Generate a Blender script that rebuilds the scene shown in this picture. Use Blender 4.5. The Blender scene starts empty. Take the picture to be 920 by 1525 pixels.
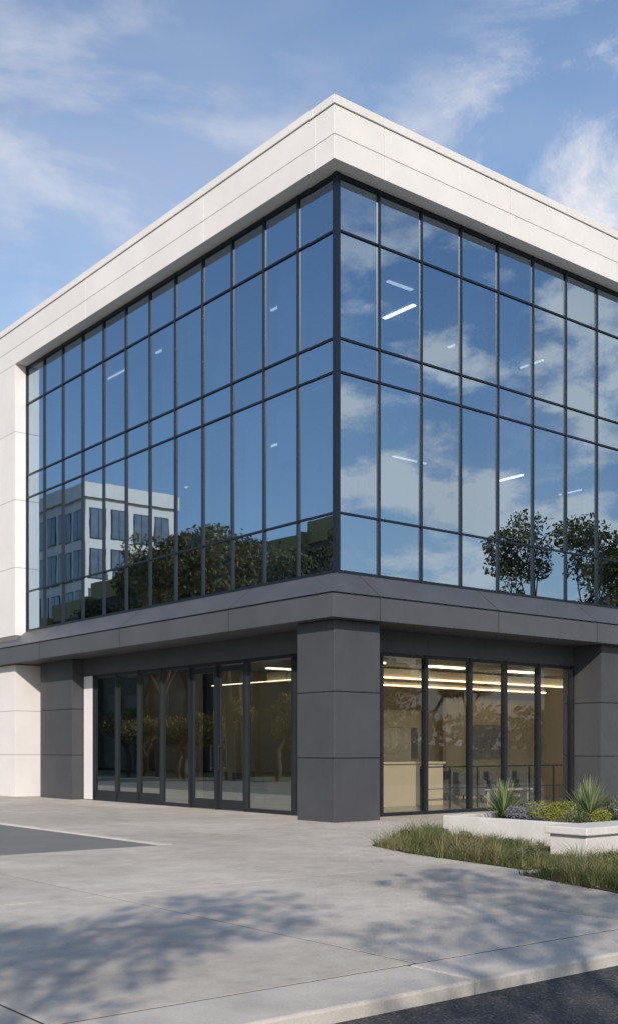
import bpy, bmesh, math, random
from mathutils import Vector, Matrix
random.seed(7)
scene=bpy.context.scene
scene.view_settings.view_transform='Standard'
scene.view_settings.look='None'
scene.view_settings.exposure=0

# ---------------------------------------------------------------- materials
def newmat(name):
    m=bpy.data.materials.new(name); m.use_nodes=True
    nt=m.node_tree; nt.nodes.clear()
    out=nt.nodes.new('ShaderNodeOutputMaterial')
    return m,nt,out
def N(nt,t,**k):
    n=nt.nodes.new(t)
    for a,b in k.items(): setattr(n,a,b)
    return n
def mth(nt,op,a,b=None,c=None,clamp=False):
    n=nt.nodes.new('ShaderNodeMath'); n.operation=op; n.use_clamp=clamp
    for i,v in enumerate((a,b,c)):
        if v is None: continue
        if isinstance(v,(int,float)): n.inputs[i].default_value=v
        else: nt.links.new(v,n.inputs[i])
    return n.outputs[0]
def mixc(nt,fac,a,b,blend='MIX'):
    n=nt.nodes.new('ShaderNodeMix'); n.data_type='RGBA'; n.blend_type=blend
    for i,v in ((0,fac),(6,a),(7,b)):
        if isinstance(v,(int,float)): n.inputs[i].default_value=v
        elif isinstance(v,tuple): n.inputs[i].default_value=(v[0],v[1],v[2],1)
        else: nt.links.new(v,n.inputs[i])
    return n.outputs[2]
def ramp(nt,fac,p0,p1):
    n=nt.nodes.new('ShaderNodeMapRange'); n.clamp=True; n.interpolation_type='SMOOTHSTEP'
    nt.links.new(fac,n.inputs[0]); n.inputs[1].default_value=p0; n.inputs[2].default_value=p1
    return n.outputs[0]
def noise(nt,vec,scale,detail=4,rough=.55,dist=0):
    n=nt.nodes.new('ShaderNodeTexNoise'); n.inputs['Scale'].default_value=scale
    n.inputs['Detail'].default_value=detail; n.inputs['Roughness'].default_value=rough
    n.inputs['Distortion'].default_value=dist
    if vec is not None: nt.links.new(vec,n.inputs['Vector'])
    return n.outputs[0]
def surf(name,col,rough=.6,var=.1,scale=3,metal=0,bump=.0,bscale=60,island=.0,fine=0,col2=None,spec=.5):
    m,nt,out=newmat(name)
    b=N(nt,'ShaderNodeBsdfPrincipled'); nt.links.new(b.outputs[0],out.inputs[0])
    tc=N(nt,'ShaderNodeTexCoord').outputs['Object']
    n1=noise(nt,tc,scale,6,.6)
    lo=tuple(c*(1-var) for c in col); hi=tuple(min(1,c*(1+var)) for c in (col2 or col))
    c=mixc(nt,ramp(nt,n1,.3,.7),lo,hi)
    if fine:
        n2=noise(nt,tc,bscale,3,.7)
        c=mixc(nt,ramp(nt,n2,.3,.7),c,mixc(nt,1.0,c,(1-fine,)*3,'MULTIPLY'))
    if island:
        g=N(nt,'ShaderNodeNewGeometry').outputs['Random Per Island']
        f=mth(nt,'MULTIPLY_ADD',g,2*island,1-island)
        cb=N(nt,'ShaderNodeCombineXYZ')
        for i in range(3): nt.links.new(f,cb.inputs[i])
        c=mixc(nt,1.0,c,cb.outputs[0],'MULTIPLY')
    nt.links.new(c,b.inputs['Base Color'])
    b.inputs['Roughness'].default_value=rough; b.inputs['Metallic'].default_value=metal
    b.inputs['Specular IOR Level'].default_value=spec
    if bump:
        n3=noise(nt,tc,bscale,4,.6)
        bp=N(nt,'ShaderNodeBump'); bp.inputs['Strength'].default_value=bump; bp.inputs['Distance'].default_value=.01
        nt.links.new(n3,bp.inputs['Height']); nt.links.new(bp.outputs[0],b.inputs['Normal'])
    return m
def emis(name,col,st):
    m,nt,out=newmat(name); e=N(nt,'ShaderNodeEmission'); e.inputs[0].default_value=(*col,1); e.inputs[1].default_value=st
    nt.links.new(e.outputs[0],out.inputs[0]); return m
def glass(name,tr,gl,base,edge,wave=.004):
    m,nt,out=newmat(name)
    t=N(nt,'ShaderNodeBsdfTransparent'); g=N(nt,'ShaderNodeBsdfGlossy'); g.inputs['Roughness'].default_value=.0
    r=N(nt,'ShaderNodeNewGeometry').outputs['Random Per Island']
    c=mixc(nt,r,tuple(x*.9 for x in gl),gl); nt.links.new(c,g.inputs['Color'])
    t.inputs['Color'].default_value=(*tr,1)
    lw=N(nt,'ShaderNodeLayerWeight'); lw.inputs[0].default_value=.35
    f=mth(nt,'MULTIPLY_ADD',lw.outputs['Fresnel'],edge,base,clamp=True)
    tc=N(nt,'ShaderNodeTexCoord').outputs['Object']
    nn=noise(nt,tc,.9,2,.5)
    bp=N(nt,'ShaderNodeBump'); bp.inputs['Strength'].default_value=.35; bp.inputs['Distance'].default_value=wave
    nt.links.new(nn,bp.inputs['Height']); nt.links.new(bp.outputs[0],g.inputs['Normal'])
    mx=N(nt,'ShaderNodeMixShader'); nt.links.new(f,mx.inputs[0]); nt.links.new(t.outputs[0],mx.inputs[1]); nt.links.new(g.outputs[0],mx.inputs[2])
    nt.links.new(mx.outputs[0],out.inputs[0]); return m
def leafmat(name,a,b,c3=None,transl=.25,pscale=1.6):
    m,nt,out=newmat(name)
    r=N(nt,'ShaderNodeNewGeometry').outputs['Random Per Island']
    cr=N(nt,'ShaderNodeValToRGB'); cr.color_ramp.elements[0].color=(*a,1); cr.color_ramp.elements[1].color=(*b,1)
    if c3:
        e=cr.color_ramp.elements.new(.75); e.color=(*b,1); cr.color_ramp.elements[-1].color=(*c3,1)
    nt.links.new(r,cr.inputs[0])
    tc=N(nt,'ShaderNodeTexCoord').outputs['Object']
    pn=ramp(nt,noise(nt,tc,pscale,3,.6),.42,.68)
    col=mixc(nt,mth(nt,'MULTIPLY',pn,.55),cr.outputs[0],c3 or b)
    d=N(nt,'ShaderNodeBsdfPrincipled'); d.inputs['Roughness'].default_value=.6; d.inputs['Specular IOR Level'].default_value=.25
    t=N(nt,'ShaderNodeBsdfTranslucent'); nt.links.new(col,d.inputs['Base Color']); nt.links.new(col,t.inputs[0])
    mx=N(nt,'ShaderNodeMixShader'); mx.inputs[0].default_value=transl
    nt.links.new(d.outputs[0],mx.inputs[1]); nt.links.new(t.outputs[0],mx.inputs[2]); nt.links.new(mx.outputs[0],out.inputs[0])
    return m

M_white=surf('white_cladding',(.64,.62,.615),.55,.04,.8,fine=.05,bscale=140,bump=.03,island=.03)
M_gap=surf('dark_joint',(.02,.02,.022),.8)  # plain dark colour for joints, pier backing and paving bed
M_gapw=surf('white_joint',(.14,.135,.13),.8)
M_dark=surf('dark_metal_panel',(.055,.058,.066),.45,.08,1.2,fine=.1,bscale=200,bump=.03,island=.06,spec=.35)
M_ledge=surf('ledge_metal',(.068,.072,.082),.42,.08,.9,fine=.08,bscale=180,bump=.03,spec=.4)
M_frame=surf('aluminium_frame_dark',(.008,.013,.022),.4,.1,3,spec=.3)
M_frame2=surf('entrance_frame',(.014,.017,.022),.35,.1,3,spec=.3)
M_glass=glass('curtain_glass',(.40,.50,.58),(.66,.83,.99),.56,.38,.0018)
M_glassR=glass('lobby_glass',(.90,.90,.86),(.8,.88,.92),.07,.40,.0015)
M_glassL=glass('entrance_glass',(.58,.64,.62),(.85,.93,.92),.44,.5,.0015)
M_shadow=surf('spandrel_panel',(.02,.034,.055),.5)
M_slab=surf('floor_slab',(.25,.25,.25),.8)
M_ceil=surf('office_ceiling',(.55,.56,.56),.8)
M_carpet=surf('carpet',(.12,.12,.13),.9)
M_iwall=surf('interior_wall',(.5,.5,.48),.8)
M_blind=surf('blind_fabric',(.34,.42,.50),.85)
M_beige=surf('lobby_wall',(.50,.42,.30),.7,.06,.6)
M_tan=surf('lobby_partition',(.6,.52,.38),.6,.06,.6)
M_lfloor=surf('lobby_floor',(.36,.33,.28),.25,.1,1.5)
M_lamp=emis('linear_lamp',(1,.97,.9),7)
M_lamp2=emis('dimmed_linear_lamp',(1,.95,.88),1.7)
M_warm=emis('cove_lamp',(1,.80,.52),6)
M_down=emis('ceiling_panel_lamp',(1,.86,.62),6)
M_conc2=surf('planter_concrete',(.56,.54,.52),.7,.07,2,fine=.08,bscale=90,bump=.08)
M_kerb=surf('kerb_concrete',(.47,.44,.40),.8,.12,1.6,fine=.15,bscale=70,bump=.1,island=.05)
M_soil=surf('mulch',(.05,.04,.028),.95,.4,8,bump=.6,bscale=30)
M_bark=surf('bark',(.05,.04,.03),.9,.3,6,bump=.5,bscale=20)
M_ground=surf('ground_soil_grass',(.08,.10,.045),.95,.3,.2)
M_leaf=leafmat('tree_leaves',(.055,.065,.022),(.13,.13,.045),(.26,.19,.09))
M_leafD=leafmat('tree_leaves_dark',(.04,.052,.02),(.09,.1,.035),(.18,.15,.07))
M_grass=leafmat('bed_grass',(.045,.08,.02),(.13,.16,.05),(.34,.27,.15),.3,1.3)
M_yucca=leafmat('yucca_leaves',(.06,.10,.04),(.16,.22,.09),(.3,.34,.16),.2)
M_lav=leafmat('lavender_leaves',(.10,.12,.11),(.18,.19,.2),(.25,.23,.31),.2,6)
M_shrub=leafmat('shrub_leaves',(.09,.12,.02),(.25,.27,.05),(.36,.35,.08),.3,6)
M_low=leafmat('low_shrub_leaves',(.04,.06,.025),(.11,.14,.06),(.2,.2,.11),.25,5)

def paving():
    m,nt,out=newmat('concrete_paving')
    b=N(nt,'ShaderNodeBsdfPrincipled'); nt.links.new(b.outputs[0],out.inputs[0])
    tc=N(nt,'ShaderNodeTexCoord').outputs['Object']
    big=noise(nt,tc,.35,5,.6,.4); mid=noise(nt,tc,2.2,8,.68); fin=noise(nt,tc,55,4,.75); m2=noise(nt,tc,9,6,.7,.6)
    c=mixc(nt,ramp(nt,big,.3,.7),(.45,.41,.355),(.57,.525,.465))
    c=mixc(nt,ramp(nt,mid,.35,.72),c,mixc(nt,1.0,c,(.76,.76,.77),'MULTIPLY'))
    c=mixc(nt,ramp(nt,m2,.45,.75),c,mixc(nt,1.0,c,(.86,.86,.86),'MULTIPLY'))
    c=mixc(nt,ramp(nt,fin,.3,.75),c,mixc(nt,1.0,c,(.80,.80,.79),'MULTIPLY'))
    g=N(nt,'ShaderNodeNewGeometry').outputs['Random Per Island']
    f=mth(nt,'MULTIPLY_ADD',g,.18,.89); cb=N(nt,'ShaderNodeCombineXYZ')
    for i in range(3): nt.links.new(f,cb.inputs[i])
    c=mixc(nt,1.0,c,cb.outputs[0],'MULTIPLY')
    v=N(nt,'ShaderNodeTexVoronoi'); v.inputs['Scale'].default_value=1.1; nt.links.new(tc,v.inputs['Vector'])
    st=ramp(nt,v.outputs['Distance'],.0,.10); c=mixc(nt,st,mixc(nt,1.0,c,(.74,.72,.70),'MULTIPLY'),c)
    nt.links.new(c,b.inputs['Base Color'])
    nt.links.new(mth(nt,'MULTIPLY_ADD',mid,.3,.55),b.inputs['Roughness'])
    bp=N(nt,'ShaderNodeBump'); bp.inputs['Strength'].default_value=.25; bp.inputs['Distance'].default_value=.006
    nt.links.new(fin,bp.inputs['Height']); nt.links.new(bp.outputs[0],b.inputs['Normal'])
    return m
M_pave=paving()
def asphalt(name,c0,c1):
    m,nt,out=newmat(name)
    b=N(nt,'ShaderNodeBsdfPrincipled'); nt.links.new(b.outputs[0],out.inputs[0])
    tc=N(nt,'ShaderNodeTexCoord').outputs['Object']
    v=N(nt,'ShaderNodeTexVoronoi'); v.inputs['Scale'].default_value=70; nt.links.new(tc,v.inputs['Vector'])
    sep=N(nt,'ShaderNodeSeparateColor'); nt.links.new(v.outputs['Color'],sep.inputs[0])
    c=mixc(nt,ramp(nt,noise(nt,tc,.6,5),.3,.7),c0,c1)
    c=mixc(nt,mth(nt,'MULTIPLY',mth(nt,'POWER',sep.outputs[0],4.0),.5),c,(.2,.2,.19))
    nt.links.new(c,b.inputs['Base Color']); b.inputs['Roughness'].default_value=.85
    bp=N(nt,'ShaderNodeBump'); bp.inputs['Strength'].default_value=.6; bp.inputs['Distance'].default_value=.01
    nt.links.new(v.outputs['Distance'],bp.inputs['Height']); nt.links.new(bp.outputs[0],b.inputs['Normal'])
    return m
M_asph=asphalt('asphalt',(.024,.025,.027),(.035,.036,.038))
M_asph2=asphalt('driveway_asphalt',(.13,.13,.13),(.17,.168,.165))

# ---------------------------------------------------------------- mesh helpers
def mkobj(name,verts,faces,mat,parent=None,bevel=0,smooth=False):
    me=bpy.data.meshes.new(name); me.from_pydata(verts,[],faces); me.materials.append(mat)
    if smooth: me.polygons.foreach_set('use_smooth',[True]*len(me.polygons))
    me.update()
    o=bpy.data.objects.new(name,me); scene.collection.objects.link(o)
    if parent: o.parent=parent
    if bevel:
        b=o.modifiers.new('bevel','BEVEL'); b.width=bevel; b.segments=2; b.limit_method='ANGLE'
    return o
class Boxes:
    def __init__(s): s.v=[]; s.f=[]
    def add(s,x0,x1,y0,y1,z0,z1):
        if x0>x1:x0,x1=x1,x0
        if y0>y1:y0,y1=y1,y0
        n=len(s.v)
        s.v+=[(x0,y0,z0),(x1,y0,z0),(x1,y1,z0),(x0,y1,z0),(x0,y0,z1),(x1,y0,z1),(x1,y1,z1),(x0,y1,z1)]
        s.f+=[tuple(n+i for i in q) for q in ((3,2,1,0),(4,5,6,7),(0,1,5,4),(1,2,6,5),(2,3,7,6),(3,0,4,7))]
    def obj(s,name,mat,parent=None,bevel=0): return mkobj(name,s.v,s.f,mat,parent,bevel)
def empty(name,loc=(0,0,0)):
    e=bpy.data.objects.new(name,None); scene.collection.objects.link(e); e.location=loc; return e

# ================================================================ OFFICE BUILDING
B=empty('office_building')
X1,Y1=17.4,22.0
ZS,ZG0,ZG1,ZR=4.11,5.13,13.39,14.67
GP=.4
LW=15.28
RW=15.42

bk=Boxes()
bk.add(.02,X1-.02,.02,.6,ZG1+.02,14.6); bk.add(.02,.6,.605,Y1-.02,ZG1+.02,14.6)
bk.obj('parapet_backing',M_gapw,B)
pn=Boxes()
rows=[(ZG1,13.886),(13.898,14.476)]
xs=[0,1.377,5.35,9.32,13.3,X1]; ys=[0,4.74,10.65,16.55,Y1]
g=.008
for z0,z1 in rows:
    for i in range(len(xs)-1):
        a=xs[i]+(g if i else 0); pn.add(a,xs[i+1]-g,0,.598,z0,z1)
    for i in range(len(ys)-1):
        a=ys[i]+g if i else .604; pn.add(0,.598,a,ys[i+1]-g,z0,z1)
pn.obj('parapet_panels',M_white,B,.006)
cp=Boxes(); cp.add(-.03,X1,-.03,.65,14.49,ZR); cp.add(-.03,.65,.652,Y1,14.49,ZR)
cp.obj('parapet_cap',M_white,B,.01)
rf=Boxes(); rf.add(.6,X1-.3,.6,Y1-.3,13.7,13.9); rf.obj('roof_deck',M_slab,B)

ww=Boxes(); wb=Boxes()
zr=[0,1.3,2.66,4.09]; zr2=[5.0,7.1,9.2,11.3,ZG1-.004]
def stack(zs):
    for i in range(len(zs)-1):
        yield zs[i]+(.005 if i else 0),zs[i+1]-.005
for z0,z1 in list(stack(zr))+list(stack(zr2)):
    ww.add(0,.95,LW,18.4,z0,z1); ww.add(0,.95,18.412,Y1-.01,z0,z1)
    ww.add(RW,X1-.01,0,.95,z0,z1)
ww.obj('white_end_walls',M_white,B,.005)
wb.add(.02,.93,LW+.02,Y1-.03,.02,ZG1-.02); wb.add(RW+.02,X1-.03,.02,.93,.02,ZG1-.02)
wb.obj('end_wall_backing',M_gapw,B)
rw=Boxes(); rw.add(X1-.3,X1-.02,.96,Y1-.3,0,13.6); rw.add(.96,X1-.3,Y1-.3,Y1-.02,0,13.6)
rw.obj('rear_walls',M_white,B)

prof=[(-1.0,ZS+.002),(.3,ZS),(.3,4.575),(.25,4.58),(.25,4.608),(.3,4.613),(-.36,ZG0-.005),(-.42,ZG0-.005)]
def sweep(name,prof,mat,xe,ye):
    v=[];f=[];n=len(prof)
    for d,z in prof: v.append((-d,ye,z))
    for d,z in prof: v.append((-d,-d,z))
    for d,z in prof: v.append((xe,-d,z))
    for s in range(2):
        for i in range(n-1):
            a=s*n+i; f.append((a,a+1,a+n+1,a+n))
    f.append(tuple(range(n-1,-1,-1))); f.append(tuple(2*n+i for i in range(n)))
    return mkobj(name,v,f,mat,B)
sweep('ledge_canopy',prof,M_ledge,X1+.3,Y1+.3)
js=[(.303,ZS-.003),(.303,4.615),(-.36,ZG0-.001)]
def jstrip(axis,p):
    v=[];w=.012
    for q in (p-w,p+w):
        for d,z in js: v.append((-d,q,z) if axis=='y' else (q,-d,z))
        for d,z in js: v.append((-d+.03,q,z-.03) if axis=='y' else (q,-d+.03,z-.03))
    f=[(0,1,7,6),(1,2,8,7),(0,3,9,6)]
    mkobj('ledge_joint',v,f,M_gap,B)
for p in (3.28,8.2,12.9,17.7): jstrip('y',p)
for p in (.97,4.59,8.2,11.8,15.4): jstrip('x',p)

XM=[GP]+[1.57+1.256*i for i in range(12)]; XM[-1]=RW
YM=[GP+1.24*i for i in range(13)]; YM[-1]=LW
ZM=[ZG0,6.376,9.29,9.99,12.21,ZG1]
random.seed(3)
pv=[];pf=[]
def pane(ax,a0,a1,z0,z1,pl,store):
    v,f=store
    t1=random.gauss(0,.0012)*(a1-a0); t2=random.gauss(0,.001)*(z1-z0)
    n=len(v)
    for a,z,d in ((a0,z0,0),(a1,z0,t1),(a1,z1,t1+t2),(a0,z1,t2)):
        v.append((a,pl+d,z) if ax=='x' else (pl+d,a,z))
    f.append((n,n+1,n+2,n+3) if ax=='x' else (n+3,n+2,n+1,n))
for ax,L in (('x',XM),('y',YM)):
    for i in range(len(L)-1):
        for j in range(5): pane(ax,L[i]+.01,L[i+1]-.01,ZM[j]+.01,ZM[j+1]-.01,GP,(pv,pf))
mkobj('curtain_wall_glass',pv,pf,M_glass,B)
mu=Boxes(); w=.021
for x in XM[1:]: mu.add(x-w,x+w,GP-.045,GP+.1,ZG0,ZG1)
for y in YM[1:]: mu.add(GP-.045,GP+.1,y-w,y+w,ZG0,ZG1)
mu.add(GP-.055,GP+.06,GP-.055,GP+.06,ZG0,ZG1)
mu.obj('mullions',M_frame,B)
tr=Boxes()
for z in ZM:
    h=.02
    if z==ZG1: z-=.05;h=.047
    if z==ZG0: z+=.03;h=.03
    tr.add(GP+.061,RW,GP-.035,GP+.08,z-h,z+h)
    tr.add(GP-.035,GP+.08,GP+.061,LW,z-h,z+h)
tr.obj('transoms',M_frame,B)
sp=Boxes()
for z0,z1 in ((9.32,9.96),(12.5,13.38),(5.0,5.2)):
    sp.add(GP+.2,RW,GP+.2,GP+.24,z0,z1); sp.add(GP+.2,GP+.24,GP+.24,LW,z0,z1)
sp.obj('spandrel_panels',M_shadow,B)
fl=Boxes(); fl.add(GP+.25,X1-.35,GP+.25,Y1-.35,4.55,4.95); fl.add(GP+.25,X1-.35,GP+.25,Y1-.35,9.35,9.75)
fl.obj('floor_slabs',M_carpet,B)
ce=Boxes(); ce.add(GP+.25,X1-.35,GP+.25,Y1-.35,9.2,9.25); ce.add(GP+.25,X1-.35,GP+.25,Y1-.35,12.52,12.6)
ce.obj('upper_ceilings',M_ceil,B)
co=Boxes()
co.add(7,13,7,16,4.96,9.19); co.add(7,13,7,16,9.76,12.5)
for z0,z1 in ((4.96,9.19),(9.76,12.5)):
    for x in (1.9,6.2,10.5,14.6): co.add(x,x+.4,1.5,1.9,z0,z1)
    for y in (6.2,10.5,14.6): co.add(1.5,1.9,y,y+.4,z0,z1)
    co.add(4.1,4.2,4.5,10,z0,z1)
co.obj('core_and_columns',M_iwall,B)
lp=Boxes(); lp.add(4.82,4.93,2.7,3.8,12.49,12.515); lp.add(9.75,9.84,3.4,4.3,9.17,9.195); lp.obj('office_linear_lamps',M_lamp,B)
lp=Boxes()
for z,S in ((9.17,((5.6,4.2,1.2,.07),(2.5,5.2,.07,1.0),(3.2,9.6,.06,1.0),(12.5,3.4,.07,.9))),(12.49,((3.4,2.05,.8,.09),(7.6,3.2,.08,1.0),(10.4,3.2,.08,1.0),(2.3,4.2,.06,1.0),(1.6,8.6,.06,1.0),(1.6,11.2,.05,1.2)))):
    for x,y,dx,dy in S: lp.add(x,x+dx,y,y+dy,z,z+.025)
lp.obj('office_dim_lamps',M_lamp2,B)
bl=Boxes(); random.seed(11)
for ax,L in (('x',XM),('y',YM)):
    for i in range(len(L)-1):
        for z0,z1 in ((6.4,9.25),(10.0,12.45)):
            if random.random()<.55 and not (ax=='x' and z0>9 and i in (1,2)):
                drop=random.choice([.5,1,1,1,1]); zz=z1-(z1-z0)*drop
                if ax=='x': bl.add(L[i]+.12,L[i+1]-.12,GP+.27,GP+.275,zz+.05,z1-.06)
                elif i>0: bl.add(GP+.27,GP+.275,L[i]+.12,L[i+1]-.12,zz+.05,z1-.06)
bl.obj('roller_blinds',M_blind,B)
dk=Boxes()
for z in (4.96,9.76):
    for i in range(4):
        x=2.6+i*3.1; dk.add(x,x+1.8,2.3,3.1,z+.7,z+.75); dk.add(x+.6,x+1.2,2.9,2.93,z+.8,z+1.2); dk.add(x+.05,x+.1,2.35,3.05,z,z+.7); dk.add(x+1.7,x+1.75,2.35,3.05,z,z+.7)
        y=5.0+i*2.6; dk.add(2.3,3.1,y,y+1.6,z+.7,z+.75); dk.add(2.9,2.93,y+.5,y+1.1,z+.8,z+1.2)
dk.obj('office_desks',M_iwall,B)

RP=.9
pr=Boxes(); pb=Boxes()
zz=[0,1.3,2.65,ZS-.002]
def pier(x0,x1,y0,y1):
    for i in range(3): pr.add(x0,x1,y0,y1,zz[i]+(.008 if i else 0),zz[i+1]-.008)
    pb.add(x0+.03,x1-.03,y0+.03,y1-.03,.01,ZS-.02)
pier(0,1.243,0,1.178)
pier(8.77,10.0,0,1.2)
pier(.5,1.2,12.42,14.55)
pr.obj('ground_piers',M_dark,B,.006); pb.obj('pier_backing',M_gap,B)
hd=Boxes()
hd.add(1.25,8.76,RP-.06,RP+.3,3.61,ZS-.003); hd.add(10.01,RW-.005,RP-.06,RP+.3,3.61,ZS-.003)
hd.add(RP-.06,RP+.3,1.185,12.41,3.61,ZS-.003)
hd.add(RP-.06,RP+.3,14.56,LW-.005,0,ZS-.003)
hd.obj('glazing_header',M_dark,B)
wp=Boxes(); wp.add(RP-.05,RP+.1,11.80,12.38,.02,3.6); wp.obj('white_side_panel',M_white,B)
random.seed(5)
gv=[];gf=[];fr=Boxes();lv_=[];lf2=[]
gx=[1.243,2.07,3.45,4.92,6.15,7.40,8.77]; gx2=[10.0,11.36,12.7,14.06,RW]
gy=[1.178,2.42,4.24,5.45,6.66,8.05,9.24,10.46,11.80]
for L in (gx,gx2):
    for i in range(len(L)-1): pane('x',L[i]+.02,L[i+1]-.02,.06,3.6,RP,(gv,gf))
    for i,x in enumerate(L):
        o=.035 if i==0 else (-.035 if i==len(L)-1 else 0)
        fr.add(x-.04+o,x+.04+o,RP-.07,RP+.08,.0,3.605)
    fr.add(L[0]+.08,L[-1]-.08,RP-.055,RP+.06,.005,.08); fr.add(L[0]+.08,L[-1]-.08,RP-.055,RP+.06,3.53,3.6)
for i in range(len(gy)-1): pane('y',gy[i]+.02,gy[i+1]-.02,.06,3.6,RP,(lv_,lf2))
for i,y in enumerate(gy):
    o=.035 if i==0 else (-.035 if i==len(gy)-1 else 0)
    fr.add(RP-.07,RP+.08,y-.035+o,y+.035+o,0,3.605)
fr.add(RP-.055,RP+.06,1.25,11.73,3.53,3.6)
fr.add(RP-.055,RP+.06,1.25,4.2,.005,.09); fr.add(RP-.055,RP+.06,6.7,11.73,.005,.09)
mkobj('lobby_glazing',gv,gf,M_glassR,B); mkobj('entrance_glazing',lv_,lf2,M_glassL,B)
fr.obj('lobby_glazing_frames',M_frame2,B)
for y0,y1 in ((4.28,5.41),(5.49,6.62)):
    d=Boxes(); s=.1
    d.add(RP-.03,RP+.03,y0,y0+s,.03,3.5); d.add(RP-.03,RP+.03,y1-s,y1,.03,3.5)
    d.add(RP-.03,RP+.03,y0+s,y1-s,.03,.25); d.add(RP-.03,RP+.03,y0+s,y1-s,3.36,3.5)
    d.obj('entrance_door_leaf',M_frame2,B,.004)
h=Boxes()
for y in (5.27,5.58):
    h.add(RP-.13,RP-.10,y,y+.035,.95,1.6); h.add(RP-.10,RP-.03,y+.005,y+.03,1.0,1.03); h.add(RP-.10,RP-.03,y+.005,y+.03,1.52,1.55)
h.obj('door_handles',M_frame2,B,.004)
mr=Boxes()
for i in range(5,8): mr.add(RP-.035,RP+.035,gy[i]+.04,gy[i+1]-.04,.09,.3)
mr.obj('side_door_rails',M_frame2,B)
db=Boxes(); db.add(RP+.02,RP+.06,10.52,11.72,.3,3.5); db.add(RP+.02,RP+.06,9.30,10.40,.3,3.5); db.obj('dark_infill_panels',M_shadow,B)
lf=Boxes(); lf.add(RP+.1,X1-.35,RP+.1,Y1-.35,.0,.02); lf.obj('lobby_floor',M_lfloor,B)
lc=Boxes(); lc.add(RP+.31,X1-.35,RP+.31,Y1-.35,3.75,3.85); lc.obj('lobby_ceiling',M_ceil,B)
lw=Boxes(); lw.add(3.4,X1-.4,9.2,9.4,.02,3.74); lw.add(13.2,13.35,1.4,9.19,.02,3.74)
lw.add(7.5,7.6,10,20,.02,3.74); lw.add(9.0,13.1,5.6,5.75,.02,3.0); lw.add(3.0,3.12,9.5,20,.02,3.74)
lw.obj('lobby_walls',M_beige,B)
lt=Boxes(); lt.add(4.2,6.6,4.6,5.4,.02,2.05); lt.add(6.9,9.6,6.2,6.4,.02,2.6); lt.obj('reception_partition',M_tan,B)
ds=Boxes(); ds.add(4.3,6.5,3.3,3.4,.02,1.1); ds.add(4.25,6.55,3.25,3.85,1.10,1.15); ds.add(4.3,4.4,3.41,3.85,.02,1.09); ds.add(6.4,6.5,3.41,3.85,.02,1.09)
ds.obj('reception_desk',M_tan,B,.01)
ch=Boxes()
for x,y in ((7.6,3.4),(8.7,3.4),(8.1,4.6),(10.2,3.6),(2.6,6.6),(2.6,7.9)):
    ch.add(x,x+.7,y,y+.7,.22,.42); ch.add(x,x+.7,y+.6,y+.7,.43,.85); ch.add(x,x+.1,y,y+.59,.43,.62); ch.add(x+.6,x+.7,y,y+.59,.43,.62)
    for a in (.04,.6):
        for b_ in (.04,.6): ch.add(x+a,x+a+.05,y+b_,y+b_+.05,.02,.22)
ch.obj('lobby_armchairs',M_carpet,B,.02)
tb=Boxes(); tb.add(7.7,9.2,2.55,2.95,.38,.42)
for a in (7.75,9.1): tb.add(a,a+.05,2.6,2.9,.02,.38)
tb.obj('lobby_table',M_iwall,B)
pc=Boxes(); pc.add(7.3,8.4,6.17,6.195,1.2,2.1); pc.add(10,11.4,5.56,5.595,1.2,2.2); pc.obj('wall_pictures',M_slab,B)
cv=Boxes(); cv.add(2.8,13.0,2.8,3.6,3.2,3.45); cv.add(2.8,13.0,5.2,6.0,3.2,3.45); cv.add(2.8,3.6,3.65,5.15,3.2,3.45); cv.obj('ceiling_coves',M_tan,B)
cl=Boxes()
for y in (2.77,5.17): cl.add(2.9,13,y-.008,y+.008,3.22,3.24)
cl.add(2.74,2.76,3.0,8.5,3.22,3.24)
cl.obj('cove_lamps',M_warm,B)
cl=Boxes()
for x in (4,7,10): 
    for y in (1.9,4.2,7.5): cl.add(x,x+1.3,y,y+.2,3.71,3.74)
for y in (5.2,8.2,11,14): cl.add(1.9,2.02,y,y+1.2,3.71,3.74)
cl.obj('lobby_ceiling_lamps',M_down,B)
rl=Boxes()
rl.add(4.4,12.5,2.0,2.03,1.03,1.06)
for i in range(9): rl.add(4.4+i,4.43+i,2.0,2.03,.02,1.02)
rl.add(4.44,12.4,2.005,2.025,.5,.515)
rl.obj('lobby_railing',M_frame2,B)

# ================================================================ GROUND
R=1500
mkobj('ground',[(-R,-R,-.16),(R,-R,-.16),(R,R,-.16),(-R,R,-.16)],[(0,1,2,3)],M_ground)
rd=Boxes(); rd.add(-200,200,-26,-12.1,-.4,-.09); rd.obj('road',M_asph)
dv=Boxes(); dv.add(-14,-5.31,-2.23,90,-.4,-.02); dv.obj('driveway',M_asph2)
kb=Boxes()
x=-60.0
while x<60: kb.add(x+.006,x+3.0-.006,-12.1,-11.462,-.3,.004); x+=3
kb.obj('kerb',M_kerb,None,.02)
kb=Boxes(); y=-2.22
while y<60: kb.add(-5.31,-5.15,y+.004,y+2.0-.004,-.3,.006); y+=2
kb.obj('kerb',M_kerb,None,.015)
pvb=Boxes()
X0=-6.15
xl=[X0+2.76*i for i in range(-16,12)]
yl=[-11.45,-6.93,-2.235,2.4,7.1,11.8,16.5,21.2,26]
gp=.012
for i in range(len(xl)-1):
    for j in range(len(yl)-1):
        a,b,c,d=xl[i],xl[i+1],yl[j],yl[j+1]
        if j>=2:
            if b<=-5.15: continue
            a=max(a,-5.15)
        pvb.add(a+gp,b-gp,c+gp,d-gp,-.15,0)
pvb.obj('concrete_pavement',M_pave)
jb=Boxes(); jb.add(xl[0],xl[-1],-11.45,-2.24,-.3,-.004); jb.add(-5.14,xl[-1],-2.239,26,-.3,-.004); jb.obj('pavement_joint_bed',M_gap)

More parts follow.
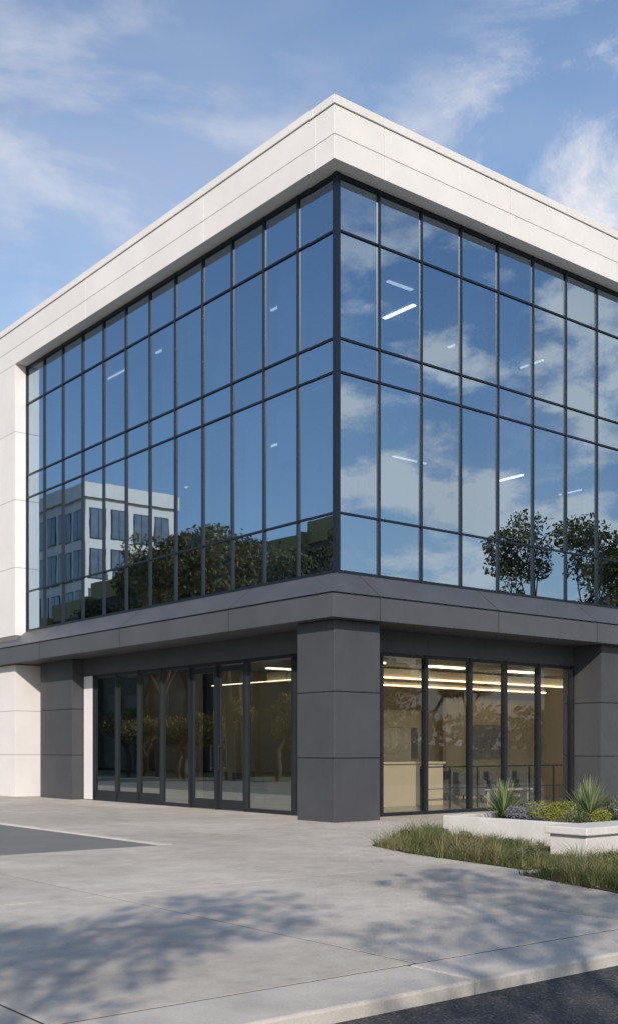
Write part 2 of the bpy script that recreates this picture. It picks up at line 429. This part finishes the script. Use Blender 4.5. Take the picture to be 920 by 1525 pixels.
def poly(name,pts,z,mat):
    return mkobj(name,[(x,y,z) for x,y in pts],[tuple(range(len(pts)))],mat)
bed1=[(-2.9,-4.34),(-3.35,-5.6),(-3.75,-8.1),(6,-8.1),(6,-3.0),(-.6,-3.1)]
bed2=[(-4.2,-8.4),(-4.75,-10.3),(6,-10.3),(6,-8.4)]
poly('planting_bed',bed1,.012,M_soil); poly('planting_bed',bed2,.012,M_soil)

P=empty('concrete_planter')
pw=Boxes(); px0,px1,py0,py1,ph,th=-.97,4.5,-6.98,-3.97,.38,.14
pw.add(px0,px0+th,py0,py1,0,ph); pw.add(px0+th+.001,px1,py1-th,py1,0,ph); pw.add(px0+th+.001,px1,py0,py0+th,0,ph); pw.add(px1+.001,px1+th,py0,py1,0,ph)
pw.obj('planter_walls',M_conc2,P,.012)
s=Boxes(); s.add(px0+th,px1,py0+th,py1-th,.02,ph-.07); s.obj('planter_soil',M_soil,P)
BN=empty('concrete_bench')
b=Boxes(); b.add(-2.05,3.4,-7.72,-7.0,.31,.42); b.obj('seat_slab',M_conc2,BN,.015)
b=Boxes(); b.add(-1.98,3.3,-7.66,-7.04,0,.308); b.obj('base_block',M_conc2,BN,.01)

# ================================================================ VEGETATION
def blade(v,f,x,y,z,h,lean,az,w,droop=.5,seg=3):
    n=len(v); dx,dy=math.cos(az),math.sin(az); sx,sy=-dy,dx
    for i in range(seg+1):
        t=i/seg; r=lean*(t**(1.0+droop)); zz=z+h*(t-(droop*.35)*t*t*min(1,lean/h))
        ww=w*(1-t)**.7*.5 if i<seg else .0006
        v.append((x+dx*r-sx*ww,y+dy*r-sy*ww,zz)); v.append((x+dx*r+sx*ww,y+dy*r+sy*ww,zz))
    for i in range(seg): a=n+2*i; f.append((a,a+1,a+3,a+2))
def pip(x,y,pts):
    c=False;j=len(pts)-1
    for i in range(len(pts)):
        xi,yi=pts[i];xj,yj=pts[j]
        if (yi>y)!=(yj>y) and x<(xj-xi)*(y-yi)/(yj-yi)+xi: c=not c
        j=i
    return c
def grassbed(pts,n,excl,seed,xmax,hs=1.0):
    random.seed(seed); v=[];f=[]
    xs_=[p[0] for p in pts]; ys_=[p[1] for p in pts]
    k=0;tries=0
    while k<n and tries<n*6:
        tries+=1
        cx=random.uniform(min(xs_),xmax); cy=random.uniform(min(ys_),max(ys_))
        if not pip(cx,cy,pts) or any(a<cx<b and c<cy<d for a,b,c,d in excl): continue
        k+=1
        H=random.choice([.06,.08,.10,.14,.20,.30])*random.uniform(.8,1.15)*hs
        pt=.5+.5*math.sin(cx*2.3+1+1.3*math.sin(cy*1.1))*math.sin(cy*2.1+.5)
        H*=.6+.7*pt
        if cx>-2.6 and cy<-6.0: H*=.6
        for q in range(random.randint(24,40)):
            az=random.uniform(0,6.28); rr=random.uniform(0,.09)
            blade(v,f,cx+rr*math.cos(az),cy+rr*math.sin(az),.0,H*random.uniform(.6,1.1),H*random.uniform(.3,1.2),az,random.uniform(.005,.010),.6)
    return v,f
ex=[(px0-.05,px1+.2,py0-.05,py1+.05),(-2.1,3.5,-7.78,-6.95)]
v,f=grassbed(bed1,1150,ex,1,3.0); mkobj('ornamental_grass',v,f,M_grass)
v,f=grassbed(bed2,900,[],2,1.0,1.15); mkobj('ornamental_grass',v,f,M_grass)
def yucca(x,y,z,R,n,seed):
    random.seed(seed); v=[];f=[]
    for i in range(n):
        az=random.uniform(0,6.28); e=random.uniform(.12,1.5)
        L=R*random.uniform(.8,1.1)
        blade(v,f,x,y,z+.05,L*math.sin(e)+.03,L*math.cos(e),az,.026,.25,4)
    mkobj('yucca_plant',v,f,M_yucca)
yucca(-.35,-4.75,.29,.66,190,21); yucca(.5,-5.85,.29,.68,190,22); yucca(1.9,-4.6,.29,.5,110,23)
def leafcloud(v,f,c,rad,n,ls,flat=1.0):
    for i in range(n):
        while True:
            p=Vector((random.uniform(-1,1),random.uniform(-1,1),random.uniform(-1,1)))
            if .15<p.length<1: break
        p=p.normalized()*(p.length**.55)
        p=Vector((p.x*rad,p.y*rad,p.z*rad*flat))+Vector(c)
        a=Vector((random.gauss(0,1),random.gauss(0,1),random.gauss(0,1))).normalized()
        b=a.orthogonal().normalized(); c2=Vector(b); c2.rotate(Matrix.Rotation(random.uniform(0,6.28),3,a))
        d=a.cross(c2); s=ls*random.uniform(.6,1.3)
        n0=len(v)
        v+= [tuple(p-c2*s),tuple(p-d*s*.45),tuple(p+c2*s),tuple(p+d*s*.45)]
        f.append((n0,n0+1,n0+2,n0+3))
def shrub(name,x,y,z,r,n,ls,mat,flat,seed,k=7):
    random.seed(seed); v=[];f=[]
    for i in range(k):
        a=random.uniform(0,6.28); q=random.uniform(0,r*.7)
        leafcloud(v,f,(x+q*math.cos(a),y+q*math.sin(a),z+random.uniform(.3,.8)*r*flat),r*random.uniform(.35,.55),n//k,ls,.8)
    mkobj(name,v,f,mat)
shrub('yellow_green_shrub',-.35,-5.75,.3,.38,3600,.017,M_shrub,.8,31)
shrub('yellow_green_shrub',.15,-6.3,.3,.3,2800,.017,M_shrub,.7,32)
shrub('lavender_plant',-.45,-5.2,.29,.30,2800,.016,M_lav,.9,33)
shrub('lavender_plant',.2,-5.0,.29,.3,2800,.016,M_lav,.95,34)
shrub('lavender_plant',1.1,-6.3,.29,.42,3600,.016,M_lav,1.2,35)
shrub('low_shrub',.4,-4.5,.29,.32,2600,.016,M_low,.9,36)
shrub('low_shrub',-.6,-6.4,.29,.26,2200,.015,M_low,.8,37)
shrub('low_shrub',1.6,-5.4,.29,.40,2600,.016,M_low,.9,38)
shrub('low_shrub',2.6,-6.1,.29,.4,2400,.016,M_shrub,.8,39)
for i,(x,y,r) in enumerate([(-2.0,-5.4,.24),(-1.6,-6.0,.18),(-3.0,-7.5,.22),(-1.4,-4.4,.2),(-2.6,-9.3,.36),(-3.5,-9.7,.28),(-3.0,-6.6,.22),(-3.2,-8.9,.26),(-1.9,-4.0,.18),(-1.6,-9.4,.3)]):
    shrub('low_shrub',x,y,.0,r,1500,.018,M_low,.8,60+i,5)

def limb(v,f,p0,p1,r0,r1,seg=7):
    d=(p1-p0).normalized(); a=d.orthogonal().normalized(); b=d.cross(a); n=len(v)
    for p,r in ((p0,r0),(p1,r1)):
        for i in range(seg):
            t=6.2832*i/seg; v.append(tuple(p+a*math.cos(t)*r+b*math.sin(t)*r))
    for i in range(seg): f.append((n+i,n+(i+1)%seg,n+seg+(i+1)%seg,n+seg+i))
def tree(x,y,z,H,R,nleaf,ls,seed,mat,clear=.3,name='tree',cl=(.13,.26),bare=0):
    random.seed(seed); T=empty(name,(x,y,z))
    v=[];f=[];tips=[]
    def grow(p,d,L,r,lv):
        n=3
        for i in range(n):
            q=p+d*(L/n); r2=r*.86; limb(v,f,p,q,r,r2); p=q; r=r2
            d=(d+Vector((random.gauss(0,.1),random.gauss(0,.1),random.gauss(0,.06)))).normalized()
        if lv==0: tips.append(p); return
        if lv<=2: tips.append(p)
        k=random.choice([3,3,4])
        for i in range(k):
            a=random.uniform(0,6.28)+i*6.28/k; sp=random.uniform(.45,.95)
            nd=(d+Vector((math.cos(a)*sp,math.sin(a)*sp,random.uniform(-.15,.3)))).normalized()
            grow(p,nd,L*random.uniform(.62,.8),r*.68,lv-1)
    grow(Vector((0,0,0)),Vector((0,0,1)),H*clear,H*.022,3)
    zt=max(t.z for t in tips); rt=max(math.hypot(t.x,t.y) for t in tips)
    sz=(H*.93)/zt; sr=R*.85/rt
    v=[(a*sr if c>0 else a,b_*sr if c>0 else b_,c*sz) for a,b_,c in v]
    mkobj('trunk_and_branches',v,f,M_bark,T,smooth=True)
    lv=[];lf_=[]
    per=max(1,nleaf//len(tips))
    for t in tips:
        if random.random()<bare: continue
        c=(t.x*sr,t.y*sr,t.z*sz)
        leafcloud(lv,lf_,c,R*random.uniform(*cl),int(per*random.uniform(.4,1.5)),ls,.75)
    mkobj('foliage',lv,lf_,mat,T)
# street trees behind the viewpoint - cast the dappled shade over the forecourt
tree(-20.4,-21.8,-.1,9.2,4.6,7500,.085,101,M_leaf,cl=(.09,.2),bare=.2)
tree(-15.4,-20.9,-.1,9.4,4.0,5600,.085,102,M_leaf,cl=(.09,.2),bare=.35,clear=.36)
tree(-26.6,-20.6,-.1,9.0,4.6,5200,.10,103,M_leaf,cl=(.1,.22),bare=.25)
tree(-11.6,-25.2,-.1,9.4,4.6,5200,.10,104,M_leaf,cl=(.1,.22),bare=.25)
# trees across the drive (mirrored in left facade)
for i,(x,y,H,R_) in enumerate([(-13.8,26,12.6,4.6),(-18,31,14,5),(-20,40,13.5,5),(-17,21.5,11.5,4.4),(-22,49,13,5),(-14.5,34,11.5,4.5)]):
    tree(x,y,-.15,H,R_,10500,.12,200+i,M_leafD if i%2 else M_leaf)
random.seed(77)
sp_=[(-15.3-random.uniform(0,2.2),19+i*2.4+random.uniform(-.6,.6),3.0+random.random()*1.6) for i in range(11)]
for i,(x,y,H) in enumerate(sp_):
    tree(x,y,-.15,H,2.0,4200,.08,400+i,M_leaf,clear=.10,name='small_tree',cl=(.2,.34))
for i,(x,y,H,R_) in enumerate([(34,-20,15,5),(43,-22,13,5.5),(30,-31,8,3.8),(37,-33,9.5,4.8),(44,-36,10,4.8),(24,-36,8.5,4.4),(18,-40,9,4.8),(51,-30,12,5),(27,-42,10,5),(12,-44,9.5,4.8)]):
    tree(x,y,-.15,H,R_,9500,.13,300+i,(M_leafD,M_leaf)[i%2])
random.seed(9); v=[];f=[]
for i in range(190):
    a=6.2832*i/190+random.uniform(-.01,.01); r=random.uniform(150,185)
    c=(r*math.cos(a),r*math.sin(a),random.uniform(2.0,4.5))
    for q in range(4):
        cc=(c[0]+random.uniform(-4,4),c[1]+random.uniform(-4,4),c[2]+random.uniform(-1.5,3))
        leafcloud(v,f,cc,random.uniform(2.5,4.5),55,.9,1.0)
mkobj('distant_treeline',v,f,M_leafD)

# ================================================================ OPPOSITE BUILDINGS (seen mirrored)
A=empty('apartment_building')
ax1,ay0,aw,al,ah=-27.1,64.5,8.5,11,23.2
bx=Boxes(); bx.add(ax1-aw,ax1,ay0,ay0+al,0,ah-1.2); bx.obj('walls',M_white,A)
bx=Boxes(); bx.add(ax1-aw-.3,ax1+.3,ay0-.3,ay0+al+.3,ah-1.19,ah); bx.obj('parapet',M_white,A)
bx=Boxes(); gl_=Boxes()
for fl_ in range(6):
    z=2.2+fl_*3.3
    for i in range(4):
        x=ax1-aw+.6+i*2.0; bx.add(x,x+1.5,ay0-.04,ay0+.1,z,z+2.5)
        gl_.add(x+.08,x+.72,ay0-.06,ay0,z+.1,z+2.4); gl_.add(x+.8,x+1.42,ay0-.06,ay0,z+.1,z+2.4)
    for i in range(5):
        y=ay0+.6+i*2.05; bx.add(ax1-.1,ax1+.04,y,y+1.6,z,z+2.5); gl_.add(ax1,ax1+.06,y+.08,y+.76,z+.1,z+2.4); gl_.add(ax1,ax1+.06,y+.84,y+1.52,z+.1,z+2.4)
bx.obj('window_frames',M_frame,A)
M_wing=surf('window_glass_blue',(.10,.14,.19),.15,.3,1)
gl_.obj('window_panes',M_wing,A)
D=empty('terraced_garage')
M_olive=surf('olive_cladding',(.24,.21,.08),.8); M_brown=surf('brown_brick',(.07,.06,.05),.85,.3,3)
bx=Boxes(); bo=Boxes()
hs_=[13.6,13.0,12.9,12.4,12.6,11.6,10.6]
for i in range(7):
    y0=28+i*6; hh=hs_[i]
    bx.add(-36,-26+.4*i,y0,y0+5.98,0,hh); bo.add(-36.1,-25.9+.4*i,y0-.02,y0+5.96,hh+.003,hh+1.3)
bx.obj('walls',M_brown,D); bo.obj('planted_parapets',M_olive,D)
bx=Boxes()
for i in range(7):
    y0=28+i*6
    for k in range(2):
        for z in (1.2,4,6.8,9.4): bx.add(-26+.4*i-.1,-26+.4*i+.04,y0+.6+k*2.8,y0+2.6+k*2.8,z,z+1.5 if z<9 else z+1.0)
bx.obj('openings',M_frame,D)

# ================================================================ WORLD / SUN
sun_el=math.radians(27); hx,hy=-.67,-.742
sv=Vector((hx*math.cos(sun_el),hy*math.cos(sun_el),math.sin(sun_el))).normalized()
L=bpy.data.lights.new('sun','SUN'); L.energy=5.0; L.angle=math.radians(.5); L.color=(1,.89,.77)
so=bpy.data.objects.new('sun',L); scene.collection.objects.link(so)
so.rotation_euler=sv.to_track_quat('Z','Y').to_euler(); so.location=(-30,-30,40)
W=bpy.data.worlds.new('World'); scene.world=W; W.use_nodes=True
nt=W.node_tree; nt.nodes.clear()
out=N(nt,'ShaderNodeOutputWorld'); bg=N(nt,'ShaderNodeBackground'); bg.inputs[1].default_value=.14
nt.links.new(bg.outputs[0],out.inputs[0])
sky=N(nt,'ShaderNodeTexSky'); sky.sky_type='NISHITA'; sky.sun_disc=False
sky.sun_elevation=sun_el; sky.sun_rotation=math.atan2(hx,hy)%(2*math.pi)
sky.air_density=1.1; sky.dust_density=.5; sky.ozone_density=1.8
tc=N(nt,'ShaderNodeTexCoord').outputs['Generated']
mp=N(nt,'ShaderNodeMapping'); mp.inputs['Scale'].default_value=(1,1,2.3); nt.links.new(tc,mp.inputs[0])
def mask(d,c0,c1):
    d=Vector(d).normalized()
    n=N(nt,'ShaderNodeVectorMath'); n.operation='DOT_PRODUCT'; nt.links.new(tc,n.inputs[0]); n.inputs[1].default_value=d
    return ramp(nt,n.outputs['Value'],c0,c1)
n1=noise(nt,mp.outputs[0],4.2,10,.6,.25)
n2=noise(nt,mp.outputs[0],1.6,4,.55,.3)
n3=noise(nt,mp.outputs[0],8.5,10,.58,.15)
haze=mth(nt,'MULTIPLY',ramp(nt,n2,.35,.7),.20)
clear=mth(nt,'SUBTRACT',1.0,mth(nt,'MULTIPLY',mask((-.62,.72,.3),.75,.95),.85))
mA=mask((.80,.50,.44),.965,.998); mB=mask((.731,-.695,.18),.945,.985); mC=mask((.45,.87,.45),.965,.995)
m_all=mth(nt,'ADD',mth(nt,'MULTIPLY',mA,.85),mth(nt,'MULTIPLY',mC,.28))
puffs=mth(nt,'ADD',mth(nt,'MULTIPLY',m_all,ramp(nt,n1,.44,.62)),mth(nt,'MULTIPLY',mB,ramp(nt,n3,.44,.60)))
bits=mth(nt,'MULTIPLY',ramp(nt,n1,.57,.77),.33)
fac=mth(nt,'ADD',mth(nt,'MULTIPLY',mth(nt,'ADD',haze,bits),clear),puffs,clamp=True)
fac=mth(nt,'MINIMUM',fac,.9)
skyc=mixc(nt,1.0,sky.outputs[0],(1.0,1.07,1.15),'MULTIPLY')
col=mixc(nt,fac,skyc,(6.8,6.6,6.5))
nt.links.new(col,bg.inputs[0])

# ================================================================ CAMERA
cam=bpy.data.cameras.new('camera'); co_=bpy.data.objects.new('camera',cam); scene.collection.objects.link(co_)
co_.location=(-14.31,-16.97,1.5); co_.rotation_euler=(math.radians(90),0,-math.atan2(.627,.7787))
cam.sensor_fit='HORIZONTAL'; cam.sensor_width=36; cam.lens=64.3; cam.shift_y=.383; cam.clip_end=5000
scene.camera=co_
